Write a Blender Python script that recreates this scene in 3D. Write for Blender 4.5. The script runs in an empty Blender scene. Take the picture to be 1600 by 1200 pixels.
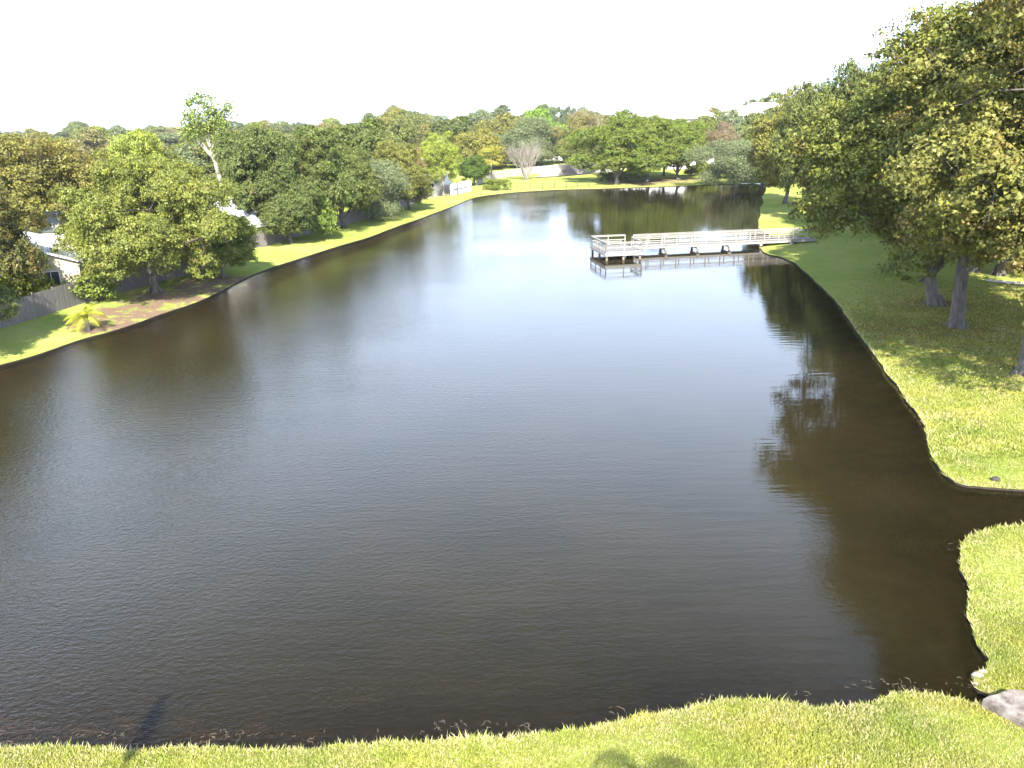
import bpy, math, random
import numpy as np
from mathutils import Matrix, Vector
from mathutils.geometry import delaunay_2d_cdt
random.seed(5)
S = bpy.context.scene
C = S.collection
R_ = math.radians

# ------------------------------------------------------------------ camera
PITCH, ROLL, CAMZ, FPX = 18.2, -1.0, 14.0, 1232.0
cam_d = bpy.data.cameras.new('camera'); cam = bpy.data.objects.new('camera', cam_d); C.objects.link(cam)
CR = Matrix.Rotation(R_(90 - PITCH), 3, 'X') @ Matrix.Rotation(R_(ROLL), 3, 'Z')
cam.matrix_world = Matrix.Translation((0, 0, CAMZ)) @ CR.to_4x4()
cam_d.sensor_width = 36; cam_d.lens = FPX / 1600 * 36
cam_d.clip_start = 0.5; cam_d.clip_end = 9000
S.camera = cam

# ------------------------------------------------------------------ sky, sun, exposure
SUN_EL, SUN_AZ = 38.0, 3.0
W = bpy.data.worlds.new('World'); S.world = W; W.use_nodes = True
wn = W.node_tree.nodes; wl = W.node_tree.links
bg = wn['Background']
sky = wn.new('ShaderNodeTexSky'); sky.sky_type = 'NISHITA'; sky.sun_disc = False
sky.sun_elevation = R_(SUN_EL); sky.sun_rotation = R_(180 - SUN_AZ)
sky.air_density = 1.0; sky.dust_density = 0.2; sky.ozone_density = 1.0
veil = wn.new('ShaderNodeMix'); veil.data_type = 'RGBA'; veil.inputs[7].default_value = (9.0, 11.1, 14.9, 1)   # thin bright haze, densest low in the sky all round
tcw = wn.new('ShaderNodeTexCoord'); sxw = wn.new('ShaderNodeSeparateXYZ'); mrw = wn.new('ShaderNodeMapRange'); mrw.interpolation_type = 'SMOOTHSTEP'
wl.new(tcw.outputs['Generated'], sxw.inputs[0]); wl.new(sxw.outputs[2], mrw.inputs[0]); wl.new(mrw.outputs[0], veil.inputs[0])
for i_, v_ in ((1, .28), (2, .71), (3, .95), (4, .0)): mrw.inputs[i_].default_value = v_
wl.new(sky.outputs[0], veil.inputs[6]); wl.new(veil.outputs[2], bg.inputs[0]); bg.inputs[1].default_value = 0.10
sl = bpy.data.lights.new('sun', 'SUN'); sun = bpy.data.objects.new('sun', sl); C.objects.link(sun)
sl.energy = 5.0; sl.angle = R_(0.53); sl.color = (1.0, 0.95, 0.86)
sun.rotation_euler = (R_(90 - SUN_EL), 0, R_(SUN_AZ)); sun.location = (0, -50, 80)
S.view_settings.view_transform = 'Standard'; S.view_settings.look = 'None'
S.view_settings.exposure = 1.85; S.view_settings.gamma = 1.0; S.view_settings.use_curve_mapping = False
S.render.engine = 'CYCLES'
S.cycles.max_bounces = 5; S.cycles.diffuse_bounces = 2; S.cycles.transparent_max_bounces = 6

# ------------------------------------------------------------------ materials
def newmat(name):
    m = bpy.data.materials.new(name); m.use_nodes = True
    nt = m.node_tree; nt.nodes.clear()
    out = nt.nodes.new('ShaderNodeOutputMaterial')
    return m, nt, out
def N(nt, t, **k):
    n = nt.nodes.new(t)
    for a, b in k.items(): setattr(n, a, b)
    return n
def noise(nt, scale, detail=4, rough=.6, vec=None):
    n = N(nt, 'ShaderNodeTexNoise'); n.inputs['Scale'].default_value = scale
    n.inputs['Detail'].default_value = detail; n.inputs['Roughness'].default_value = rough
    if vec is not None: nt.links.new(vec, n.inputs['Vector'])
    return n
def ramp(nt, fac, stops):
    r = N(nt, 'ShaderNodeValToRGB'); e = r.color_ramp.elements
    while len(e) < len(stops): e.new(.5)
    for x, (p, c) in zip(e, stops): x.position = p; x.color = (*c, 1) if len(c) == 3 else c
    nt.links.new(fac, r.inputs[0]); return r
def mix(nt, fac, a, b, bt='MIX'):
    n = N(nt, 'ShaderNodeMix', data_type='RGBA', blend_type=bt)
    if isinstance(fac, float): n.inputs[0].default_value = fac
    else: nt.links.new(fac, n.inputs[0])
    for s, v in ((6, a), (7, b)):
        if isinstance(v, tuple): n.inputs[s].default_value = (*v, 1)
        else: nt.links.new(v, n.inputs[s])
    return n.outputs[2]
def math_(nt, op, a, b=None):
    n = N(nt, 'ShaderNodeMath', operation=op)
    for i, v in enumerate((a, b)):
        if v is None: continue
        if isinstance(v, (int, float)): n.inputs[i].default_value = v
        else: nt.links.new(v, n.inputs[i])
    return n.outputs[0]

def simple(name, col, col2=None, scale=3.0, rough=.8, bump=.0, stretch=None, metal=0):
    m, nt, out = newmat(name)
    p = N(nt, 'ShaderNodeBsdfPrincipled'); p.inputs['Roughness'].default_value = rough; p.inputs['Metallic'].default_value = metal
    g = N(nt, 'ShaderNodeTexCoord'); vec = g.outputs['Object']
    if stretch:
        mp = N(nt, 'ShaderNodeMapping'); mp.inputs['Scale'].default_value = stretch
        nt.links.new(vec, mp.inputs[0]); vec = mp.outputs[0]
    n = noise(nt, scale, 5, .65, vec)
    r = ramp(nt, n.outputs[0], [(.3, col), (.7, col2 or tuple(min(1, c * 1.25) for c in col))])
    nt.links.new(r.outputs[0], p.inputs['Base Color'])
    if bump:
        b = N(nt, 'ShaderNodeBump'); b.inputs['Strength'].default_value = 1; b.inputs['Distance'].default_value = bump
        nt.links.new(n.outputs[0], b.inputs['Height']); nt.links.new(b.outputs[0], p.inputs['Normal'])
    nt.links.new(p.outputs[0], out.inputs[0]); return m

def leaf_material():
    m, nt, out = newmat('foliage')
    oi = N(nt, 'ShaderNodeObjectInfo'); at = N(nt, 'ShaderNodeAttribute', attribute_name='var')
    sp = N(nt, 'ShaderNodeSeparateColor'); nt.links.new(at.outputs['Color'], sp.inputs[0])
    base = oi.outputs['Color']
    # red channel: brightness of the single leaf, green: hue of its spray (yellow tips), blue: rusty sprays
    young = mix(nt, 1.0, base, (1.45, 1.4, 1.0), 'MULTIPLY')
    c1 = mix(nt, sp.outputs[1], base, young)
    thr = math_(nt, 'LESS_THAN', sp.outputs[2], oi.outputs['Alpha'])
    c2 = mix(nt, math_(nt, 'MULTIPLY', thr, .6), c1, (0.125, 0.082, 0.026))
    br = math_(nt, 'ADD', math_(nt, 'MULTIPLY', sp.outputs[0], .95), .74)
    cb = N(nt, 'ShaderNodeCombineColor')
    for i in range(3): nt.links.new(br, cb.inputs[i])
    col = mix(nt, 1.0, c2, cb.outputs[0], 'MULTIPLY')
    d = N(nt, 'ShaderNodeBsdfDiffuse'); t = N(nt, 'ShaderNodeBsdfTranslucent'); g = N(nt, 'ShaderNodeBsdfGlossy')
    g.inputs['Roughness'].default_value = .42; g.inputs['Color'].default_value = (.9, .9, .9, 1)
    nt.links.new(col, d.inputs[0]); nt.links.new(col, t.inputs[0])
    a = N(nt, 'ShaderNodeMixShader'); a.inputs[0].default_value = .10
    nt.links.new(d.outputs[0], a.inputs[1]); nt.links.new(t.outputs[0], a.inputs[2])
    b = N(nt, 'ShaderNodeMixShader'); b.inputs[0].default_value = .012
    nt.links.new(a.outputs[0], b.inputs[1]); nt.links.new(g.outputs[0], b.inputs[2])
    nt.links.new(b.outputs[0], out.inputs[0]); return m

def lawn_material():
    m, nt, out = newmat('lawn')
    g = N(nt, 'ShaderNodeNewGeometry'); pos = g.outputs['Position']
    at = N(nt, 'ShaderNodeAttribute', attribute_name='shore')
    big = noise(nt, .12, 4, .6, pos); mid = noise(nt, .9, 5, .7, pos); fine = noise(nt, 9, 4, .8, pos)
    c = ramp(nt, big.outputs[0], [(.3, (.15, .20, .035)), (.5, (.215, .25, .055)), (.7, (.28, .28, .085))]).outputs[0]
    c = mix(nt, math_(nt, 'MULTIPLY', ramp(nt, mid.outputs[0], [(.45, (0, 0, 0)), (.75, (1, 1, 1))]).outputs[0], .6), c, (.30, .27, .12))
    f = ramp(nt, fine.outputs[0], [(.3, (.55, .6, .5)), (.5, (.95, .95, .95)), (.72, (1.35, 1.3, 1.3))]).outputs[0]
    c = mix(nt, 1.0, c, f, 'MULTIPLY')
    # bare dirt / leaf litter belt, stored per vertex where it lies on the left bank
    dn = math_(nt, 'MULTIPLY', at.outputs['Fac'], math_(nt, 'ADD', math_(nt, 'MULTIPLY', mid.outputs[0], 1.9), -.32))
    dn = ramp(nt, dn, [(.35, (0, 0, 0)), (.55, (1, 1, 1))]).outputs[0]
    dirt = ramp(nt, fine.outputs[0], [(.3, (.07, .042, .028)), (.7, (.21, .15, .10))]).outputs[0]
    c = mix(nt, dn, c, dirt)
    d = N(nt, 'ShaderNodeBsdfDiffuse'); nt.links.new(c, d.inputs[0])
    b = N(nt, 'ShaderNodeBump'); b.inputs['Distance'].default_value = .06
    fn = noise(nt, 14, 3, .8, pos); nt.links.new(fn.outputs[0], b.inputs['Height']); nt.links.new(b.outputs[0], d.inputs[1])
    nt.links.new(d.outputs[0], out.inputs[0]); return m

def blade_material():
    m, nt, out = newmat('grass_blades')
    g = N(nt, 'ShaderNodeNewGeometry'); pos = g.outputs['Position']
    at = N(nt, 'ShaderNodeAttribute', attribute_name='var')
    big = noise(nt, .35, 4, .6, pos)
    c = ramp(nt, big.outputs[0], [(.3, (.20, .27, .045)), (.5, (.30, .34, .065)), (.7, (.42, .40, .09))]).outputs[0]
    dry = noise(nt, .8, 5, .7, pos); st = ramp(nt, math_(nt, 'ADD', at.outputs['Fac'], math_(nt, 'MULTIPLY', math_(nt, 'SUBTRACT', dry.outputs[0], .5), 1.5)), [(.0, (0, 0, 0)), (.6, (0, 0, 0)), (.9, (.9, .9, .9))]).outputs[0]
    c = mix(nt, st, c, (.46, .40, .22))
    br = ramp(nt, at.outputs['Fac'], [(0, (.6, .6, .6)), (1, (1.35, 1.3, 1.3))]).outputs[0]
    c = mix(nt, 1.0, c, br, 'MULTIPLY')
    d = N(nt, 'ShaderNodeBsdfDiffuse'); t = N(nt, 'ShaderNodeBsdfTranslucent'); a = N(nt, 'ShaderNodeMixShader'); a.inputs[0].default_value = .3
    nt.links.new(c, d.inputs[0]); nt.links.new(c, t.inputs[0]); nt.links.new(d.outputs[0], a.inputs[1]); nt.links.new(t.outputs[0], a.inputs[2])
    nt.links.new(a.outputs[0], out.inputs[0]); return m

def water_material(name='lake_water', murk=(.0190, .0158, .0066), still=False):
    m, nt, out = newmat(name)
    g = N(nt, 'ShaderNodeNewGeometry'); pos = g.outputs['Position']
    at = N(nt, 'ShaderNodeAttribute', attribute_name='deep')
    sx = N(nt, 'ShaderNodeSeparateXYZ'); nt.links.new(pos, sx.inputs[0])
    patch = noise(nt, .045, 3, .5, pos)
    # wind from the left: choppy on the left of the lake, smooth near the trees on the right
    lin = math_(nt, 'ADD', math_(nt, 'MULTIPLY', sx.outputs[0], -.030), .42)
    lin = math_(nt, 'ADD', lin, math_(nt, 'MULTIPLY', math_(nt, 'SUBTRACT', patch.outputs[0], .5), 1.5))
    chop = ramp(nt, lin, [(0.05, (.03, .03, .03)), (.95, (1, 1, 1))]).outputs[0]
    mp = N(nt, 'ShaderNodeMapping'); mp.inputs['Scale'].default_value = (1, 1.5, 1); mp.inputs['Rotation'].default_value = (0, 0, R_(-18))
    nt.links.new(pos, mp.inputs[0])
    n1 = noise(nt, 4.2, 3, .6, mp.outputs[0])
    n2 = noise(nt, 9.5, 2, .5, mp.outputs[0])
    mp2 = N(nt, 'ShaderNodeMapping'); mp2.inputs['Scale'].default_value = (.35, 2.6, 1); mp2.inputs['Rotation'].default_value = (0, 0, R_(4))
    nt.links.new(pos, mp2.inputs[0])
    n3 = noise(nt, 1.0, 2, .45, mp2.outputs[0])
    h = math_(nt, 'ADD', math_(nt, 'MULTIPLY', n1.outputs[0], .023), math_(nt, 'MULTIPLY', n2.outputs[0], .0075))
    h = math_(nt, 'MULTIPLY', h, chop)
    h = math_(nt, 'ADD', h, math_(nt, 'MULTIPLY', n3.outputs[0], .006))
    b = N(nt, 'ShaderNodeBump'); b.inputs['Distance'].default_value = .1 if still else 1.0; b.inputs['Strength'].default_value = 1.0
    nt.links.new(h, b.inputs['Height'])
    fr = N(nt, 'ShaderNodeFresnel'); fr.inputs['IOR'].default_value = 1.333; nt.links.new(b.outputs[0], fr.inputs['Normal'])
    gl = N(nt, 'ShaderNodeBsdfGlossy'); gl.inputs['Roughness'].default_value = .03; nt.links.new(b.outputs[0], gl.inputs['Normal'])
    df = N(nt, 'ShaderNodeBsdfDiffuse')
    silt = noise(nt, .22, 4, .6, pos)
    mk = ramp(nt, silt.outputs[0], [(.3, tuple(c * .85 for c in murk)), (.7, (murk[0] * 1.25, murk[1] * 1.15, murk[2] * 1.1))]).outputs[0]
    nt.links.new(mk, df.inputs[0])
    tr = N(nt, 'ShaderNodeBsdfTransparent'); tr.inputs[0].default_value = (.75, .58, .36, 1)
    body = N(nt, 'ShaderNodeMixShader'); nt.links.new(at.outputs['Fac'], body.inputs[0])
    nt.links.new(tr.outputs[0], body.inputs[1]); nt.links.new(df.outputs[0], body.inputs[2])
    a = N(nt, 'ShaderNodeMixShader'); nt.links.new(fr.outputs[0], a.inputs[0])
    nt.links.new(body.outputs[0], a.inputs[1]); nt.links.new(gl.outputs[0], a.inputs[2])
    nt.links.new(a.outputs[0], out.inputs[0]); return m

M = dict(
    leaf=leaf_material(), lawn=lawn_material(), blades=blade_material(), water=water_material(),
    bark=simple('bark', (.045, .037, .030), (.14, .12, .10), 2.5, .9, .05, (3, 3, .6)),
    palebark=simple('pale_bark', (.15, .125, .10), (.36, .31, .26), 2.0, .9, .03, (3, 3, .5)),
    dirt=simple('bank_dirt', (.012, .008, .005), (.038, .025, .015), 5, .95, .03),
    bed=simple('lake_bed', (.10, .055, .025), (.34, .22, .10), 1.1, .95, .0),
    wood=simple('grey_fence_wood', (.085, .075, .068), (.17, .155, .14), 4, .85, .01, (8, 8, .5)),
    palewood=simple('pale_fence_wood', (.27, .24, .20), (.42, .38, .33), 4, .85, .01, (8, 8, .5)),
    pierwood=simple('weathered_pier_wood', (.20, .185, .165), (.33, .305, .275), 4, .8, .005, (1, 1, 4)),
    deckwood=simple('weathered_deck_boards', (.13, .12, .11), (.23, .215, .20), 3, .85, .004, (1, 1, 4)),
    weed=simple('brown_weed', (.42, .25, .09), (.62, .42, .2), 6, .9),
    piling=simple('wet_piling_wood', (.07, .05, .035), (.20, .16, .12), 4, .8, .01),
    white=simple('white_paint', (.74, .74, .72), (.82, .82, .80), 2, .6),
    metalroof=simple('pale_metal_roof', (.60, .63, .66), (.76, .78, .80), .8, .45, 0, (1, 8, 1)),
    shingle=simple('pale_shingle', (.58, .57, .55), (.74, .73, .71), 3, .9, .01),
    beige=simple('beige_stucco', (.44, .38, .28), (.50, .44, .33), 5, .9, .004),
    cream=simple('cream_stucco', (.58, .55, .48), (.66, .63, .56), 5, .9, .004),
    redwood=simple('red_brown_boards', (.10, .042, .028), (.18, .08, .055), 4, .85, .01, (10, 10, .6)),
    glass=simple('window_glass', (.02, .025, .03), (.05, .06, .07), 1, .08),
    dark=simple('dark_metal', (.02, .02, .02), (.05, .05, .045), 4, .5),
    concrete=simple('stained_concrete', (.06, .042, .032), (.27, .235, .20), 3.4, .95, .03),
    path=simple('concrete_path', (.38, .36, .33), (.48, .46, .43), 2, .95),
    stone=simple('dark_stone', (.02, .018, .016), (.06, .05, .04), 8, .9, .02),
    twig=simple('dead_reed', (.16, .12, .08), (.30, .24, .17), 8, .9),
)

# ------------------------------------------------------------------ mesh helpers
def mesh_np(name, V, F, mat, attrs=None, midx=None, smooth=False):
    V = np.asarray(V, np.float32); F = np.asarray(F, np.int32)
    me = bpy.data.meshes.new(name)
    me.vertices.add(len(V)); me.vertices.foreach_set('co', V.ravel())
    k = F.shape[1]
    me.loops.add(F.size); me.loops.foreach_set('vertex_index', F.ravel())
    me.polygons.add(len(F)); me.polygons.foreach_set('loop_start', np.arange(0, F.size, k, dtype=np.int32))
    try: me.polygons.foreach_set('loop_total', np.full(len(F), k, np.int32))
    except Exception: pass
    for mm in (mat if isinstance(mat, (list, tuple)) else [mat]): me.materials.append(mm)
    if midx is not None: me.polygons.foreach_set('material_index', np.asarray(midx, np.int32))
    for nm, (typ, arr) in (attrs or {}).items():
        a = me.attributes.new(nm, typ, 'POINT')
        a.data.foreach_set('color' if typ == 'FLOAT_COLOR' else 'value', np.asarray(arr, np.float32).ravel())
    me.update(calc_edges=True); me.validate()
    if smooth: me.polygons.foreach_set('use_smooth', np.ones(len(F), bool))
    return me

class MB:
    """collects quads and triangles for one mesh"""
    def __init__(s): s.v = []; s.f = []; s.m = []
    def add(s, vs, fs, mi=0):
        o = len(s.v); s.v += [tuple(v) for v in vs]; s.f += [tuple(i + o for i in f) for f in fs]; s.m += [mi] * len(fs); return s
    def box(s, x0, x1, y0, y1, z0, z1, mat=None, mi=0):
        vs = [Vector((x, y, z)) for z in (z0, z1) for y in (y0, y1) for x in (x0, x1)]
        if mat is not None: vs = [mat @ v for v in vs]
        return s.add(vs, [(0, 2, 3, 1), (4, 5, 7, 6), (0, 1, 5, 4), (2, 6, 7, 3), (0, 4, 6, 2), (1, 3, 7, 5)], mi)
    def beam(s, a, b, w, h):
        a = Vector(a); b = Vector(b); d = b - a; L = d.length
        q = d.to_track_quat('X', 'Z').to_matrix().to_4x4()
        return s.box(0, L, -w / 2, w / 2, -h / 2, h / 2, Matrix.Translation(a) @ q)
    def tube(s, pts, rad, n=6, cap=True):
        pts = [Vector(p) for p in pts]; o = len(s.v)
        for i, p in enumerate(pts):
            d = (pts[min(i + 1, len(pts) - 1)] - pts[max(i - 1, 0)]).normalized()
            u = d.orthogonal().normalized() if abs(d.z) < .99 else Vector((1, 0, 0)); u = (u - d * u.dot(d)).normalized()
            if i: 
                u = (pu - d * pu.dot(d)).normalized()
            pu = u; w = d.cross(u)
            for k in range(n):
                a = 2 * math.pi * k / n; s.v.append(tuple(p + (u * math.cos(a) + w * math.sin(a)) * rad[i]))
        for i in range(len(pts) - 1):
            for k in range(n):
                s.f.append((o + i * n + k, o + i * n + (k + 1) % n, o + (i + 1) * n + (k + 1) % n, o + (i + 1) * n + k)); s.m.append(0)
        if cap: s.f.append(tuple(o + (len(pts) - 1) * n + k for k in range(n))); s.m.append(0)
        return s
    def mesh(s, name, mats, smooth=False):
        me = bpy.data.meshes.new(name); me.from_pydata(s.v, [], s.f)
        for m in (mats if isinstance(mats, (list, tuple)) else [mats]): me.materials.append(m)
        me.polygons.foreach_set('material_index', s.m)
        if smooth: me.polygons.foreach_set('use_smooth', [True] * len(s.f))
        me.update(); return me
    def build(s, name, mats, parent=None, smooth=False):
        return link(name, s.mesh(name, mats, smooth), parent)

def link(name, me, parent=None):
    o = bpy.data.objects.new(name, me); C.objects.link(o)
    if parent is not None: o.parent = parent
    return o
def tag(o, label=None, cat=None, group=None, kind=None):
    if label: o['label'] = label
    if cat: o['category'] = cat
    if group: o['group'] = group
    if kind: o['kind'] = kind
    return o
def empty(name, loc, rz=0, label=None, cat=None, group=None):
    o = bpy.data.objects.new(name, None); C.objects.link(o); o.location = loc; o.rotation_euler = (0, 0, rz)
    o.empty_display_size = .5
    return tag(o, label, cat, group)

# ------------------------------------------------------------------ survey: where things stand (metres, from sighted bearings)
def sight(px, py, z=0.0):
    d = CR @ Vector((px - 800, 600 - py, -FPX)); t = (z - CAMZ) / d.z
    return Vector((d.x * t, d.y * t, z))
def depth_of(p): return -(CR.transposed() @ (Vector(p) - Vector((0, 0, CAMZ)))).z
def height_at(x, y, py):
    lo, hi = -5.0, 80.0
    for _ in range(40):
        m = (lo + hi) / 2; q = CR.transposed() @ Vector((x, y, m - CAMZ)); yy = 600 - FPX * q.y / -q.z
        if yy > py: lo = m
        else: hi = m
    return lo

shore_px = [(-950, 1010), (-700, 820), (-420, 700), (-160, 615), (0, 570), (60, 553), (130, 529), (175, 517), (225, 500), (262, 487), (310, 471), (350, 452), (372, 440), (400, 427), (430, 416), (470, 403),
    (530, 384), (575, 371), (625, 352), (652, 343), (700, 325), (745, 308), (800, 301), (870, 296.5), (930, 295), (1000, 292.5), (1060, 290.5),
    (1115, 288.5), (1160, 287), (1192, 288), (1197, 297), (1191, 307), (1193, 316), (1188, 325), (1188, 336), (1185, 346), (1186, 357), (1200, 366), (1215, 374), (1205, 380), (1189, 387),
    (1197, 396), (1222, 402), (1242, 411), (1262, 428), (1282, 447), (1306, 470), (1322, 493), (1345, 525), (1368, 556), (1387, 583), (1412, 618), (1440, 655),
    (1450, 690), (1462, 722), (1482, 745), (1505, 757), (1550, 762), (1620, 765), (1900, 775), (2300, 790), (2300, 860), (1900, 835), (1640, 820), (1575, 821), (1535, 829), (1508, 843),
    (1500, 862), (1503, 890), (1517, 925), (1514, 962), (1527, 1005), (1546, 1035), (1543, 1048), (1524, 1057), (1521, 1072), (1545, 1085), (1552, 1098), (1530, 1102), (1505, 1094), (1470, 1088),
    (1430, 1082), (1395, 1086), (1340, 1102), (1275, 1103), (1210, 1096), (1140, 1091), (1105, 1099), (1060, 1111), (985, 1124), (920, 1137), (862, 1148), (800, 1153),
    (745, 1151), (680, 1160), (590, 1160), (500, 1170), (400, 1172), (300, 1169), (200, 1173), (100, 1167), (0, 1166), (-150, 1165), (-500, 1140)]
SH = [sight(x, y, 0.10) for x, y in shore_px]
SH = np.array([(p.x, p.y) for p in SH])
def catmull(P, dens):
    out = []; n = len(P)
    for i in range(n):
        p0, p1, p2, p3 = P[i - 1], P[i], P[(i + 1) % n], P[(i + 2) % n]
        L = np.linalg.norm(p2 - p1); dist = np.linalg.norm((p1 + p2) / 2)
        k = max(2, int(L / max(.09, dens * dist)))
        t = (np.arange(k) / k)[:, None]
        a = .5 * ((2 * p1) + (-p0 + p2) * t + (2 * p0 - 5 * p1 + 4 * p2 - p3) * t ** 2 + (-p0 + 3 * p1 - 3 * p2 + p3) * t ** 3)
        lin = p1 + (p2 - p1) * t
        out.append(a * .8 + lin * .2)
    return np.vstack(out)
rng = np.random.default_rng(11)
SHF = catmull(SH, .006)
w = rng.normal(size=SHF.shape); w = (w + np.roll(w, 1, 0) + np.roll(w, -1, 0)) / 3
w2 = sum(np.roll(rng.normal(size=SHF.shape) if k == 0 else w, k, 0) for k in range(5)) / 5
SHF = SHF + w * .035 + w2 * .05
SHC = SHF[::3]
def in_poly(P, Q):
    x, y = P[:, 0], P[:, 1]; r = np.zeros(len(P), bool); qx, qy = Q[:, 0], Q[:, 1]; px_, py_ = np.roll(qx, 1), np.roll(qy, 1)
    for i in range(len(Q)):
        c = (qy[i] > y) != (py_[i] > y)
        if c.any():
            xi = (px_[i] - qx[i]) * (y[c] - qy[i]) / (py_[i] - qy[i]) + qx[i]
            r[c] ^= x[c] < xi
    return r
def shore_dist(P):
    A = SHC; B = np.roll(SHC, -1, 0); D = B - A; dd = (D ** 2).sum(1) + 1e-9; out = np.empty(len(P))
    for s in range(0, len(P), 2000):
        p = P[s:s + 2000, None, :]; t = np.clip(((p - A) * D).sum(2) / dd, 0, 1)
        q = A + D * t[..., None]; out[s:s + 2000] = np.sqrt(((p - q) ** 2).sum(2)).min(1)
    return out
def land_z(d): return .09 + .62 * (1 - np.exp(-d / 6.0))
def ground_z(x, y): return float(land_z(shore_dist(np.array([[x, y]])))[0])
def on_ground(px, py):
    z = .3
    for _ in range(4):
        p = sight(px, py, z); z = ground_z(p.x, p.y)
    return Vector((p.x, p.y, z))

# ------------------------------------------------------------------ ground and water
pts = [SHF]
off = []
for s, e in ((.25, 2), (.8, 4), (2, 6), (4, 9), (8, 14)):
    T = np.roll(SHF, -1, 0) - np.roll(SHF, 1, 0); nrm = np.stack([T[:, 1], -T[:, 0]], 1); nrm /= np.linalg.norm(nrm, axis=1)[:, None] + 1e-9
    for sg in (-1, 1): off.append((SHF + nrm * s * sg)[::e])
for step, ext in ((2.5, (-40, 60, 5, 110)), (7, (-130, 140, -40, 260)), (40, (-400, 400, -200, 600))):
    xs = np.arange(ext[0], ext[1], step); ys = np.arange(ext[2], ext[3], step)
    gx, gy = np.meshgrid(xs, ys); gp = np.stack([gx.ravel(), gy.ravel()], 1); off.append(gp + rng.uniform(-.3, .3, gp.shape) * step)
far = [(x, y) for x in (-6000, -2500, -900, 900, 2500, 6000) for y in (-600, 400, 900, 2000, 4500, 8000)]
extra = np.vstack(off + [np.array(far, float)])
dx = shore_dist(extra); extra = extra[dx > .12]
allp = np.vstack([SHF, extra]); n0 = len(SHF)
V2, E2, F2, _, _, _ = delaunay_2d_cdt([Vector(p) for p in allp], [(i, (i + 1) % n0) for i in range(n0)], [], 0, 1e-5)
V2 = np.array([(v.x, v.y) for v in V2]); F2 = np.array([f for f in F2])
cen = V2[F2].mean(1); inside = in_poly(cen, SHF); vd = shore_dist(V2)
vin = in_poly(V2, SHF)
def sub(F, z, name, mats, attrs):
    u, inv = np.unique(F, return_inverse=True)
    return link(name, mesh_np(name, np.column_stack([V2[u], z[u]]), inv.reshape(F.shape), mats, {k: (t, a[u]) for k, (t, a) in attrs.items()}, smooth=True))
zl = np.where(vd < .06, .09, land_z(vd)) + .03 * np.sin(V2[:, 0] * .7) * np.sin(V2[:, 1] * .5) * np.clip(vd, 0, 1)
# leaf-litter belt along the left bank under the oaks
dirtc = [on_ground(x, y) for x, y in ((170, 505), (215, 485), (265, 465), (310, 450), (345, 437))]
dv = np.zeros(len(V2))
for c in dirtc: dv = np.maximum(dv, np.clip(1.35 - np.hypot((V2[:, 0] - c.x) / 4.5, (V2[:, 1] - c.y) / 4.0), 0, 1))
for c, r in ((on_ground(1498, 515), 2.2), (on_ground(1462, 478), 2.4), (on_ground(1592, 578), 2.6), (on_ground(985, 284), 7), (on_ground(1045, 281), 7)):
    dv = np.maximum(dv, np.clip(1.9 - np.hypot(V2[:, 0] - c.x, V2[:, 1] - c.y) / r, 0, 1) * .95)
tag(sub(F2[~inside], zl, 'ground', M['lawn'], {'shore': ('FLOAT', dv)}), kind='structure')
# the cut bank: a low dark earth face all round the lake
nb = len(SHF); prof = [(0, .095), (.012, .04), (.0, -.08), (-.02, -.45)]
T = np.roll(SHF, -1, 0) - np.roll(SHF, 1, 0); nrm = np.stack([T[:, 1], -T[:, 0]], 1); nrm /= np.linalg.norm(nrm, axis=1)[:, None] + 1e-9
test = in_poly(SHF + nrm * .05, SHF).mean(); sgn = 1 if test > .5 else -1      # nrm * sgn points into the lake
bv = np.vstack([np.column_stack([SHF - nrm * sgn * o, np.full(nb, z)]) for o, z in prof])
bf = [(r * nb + i, r * nb + (i + 1) % nb, (r + 1) * nb + (i + 1) % nb, (r + 1) * nb + i) for r in range(len(prof) - 1) for i in range(nb)]
tag(link('bank', mesh_np('bank', bv, bf, M['dirt'])), kind='structure')
zb = -.30 - 1.5 * (1 - np.exp(-vd / 5.0)); 
tag(sub(F2[inside], zb, 'lake_bed', M['bed'], {}), kind='structure')
dist0 = np.hypot(V2[:, 0], V2[:, 1])
shallow = .36 + .64 * np.clip((vd - .3) / 6.0, 0, 1) ** .7
tag(sub(F2[inside], np.zeros(len(V2)), 'water', M['water'], {'deep': ('FLOAT', shallow)}), kind='structure')

# second pond behind the wire fence
pp = [sight(x, y, .9) for x, y in ((835, 277), (850, 268), (900, 264), (960, 261), (965, 267), (905, 272.5), (870, 275.5))]
pm = MB(); pm.add([(p.x, p.y, .9) for p in pp], [tuple(range(len(pp)))])
pw = water_material('pond_water', (.12, .075, .03), True)
po = pm.build('pond', pw); po.data.attributes.new('deep', 'FLOAT', 'POINT').data.foreach_set('value', [1.0] * len(pp)); tag(po, kind='structure')
# path on the right behind the trees
a = [on_ground(x, y) for x, y in ((1540, 437), (1600, 442), (1680, 450), (1680, 454), (1600, 446), (1540, 440))]
pa = MB(); pa.add([(p.x, p.y, p.z + .05) for p in a], [(0, 1, 4, 5), (1, 2, 3, 4)])
tag(pa.build('footpath', M['path']), kind='structure')

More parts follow.
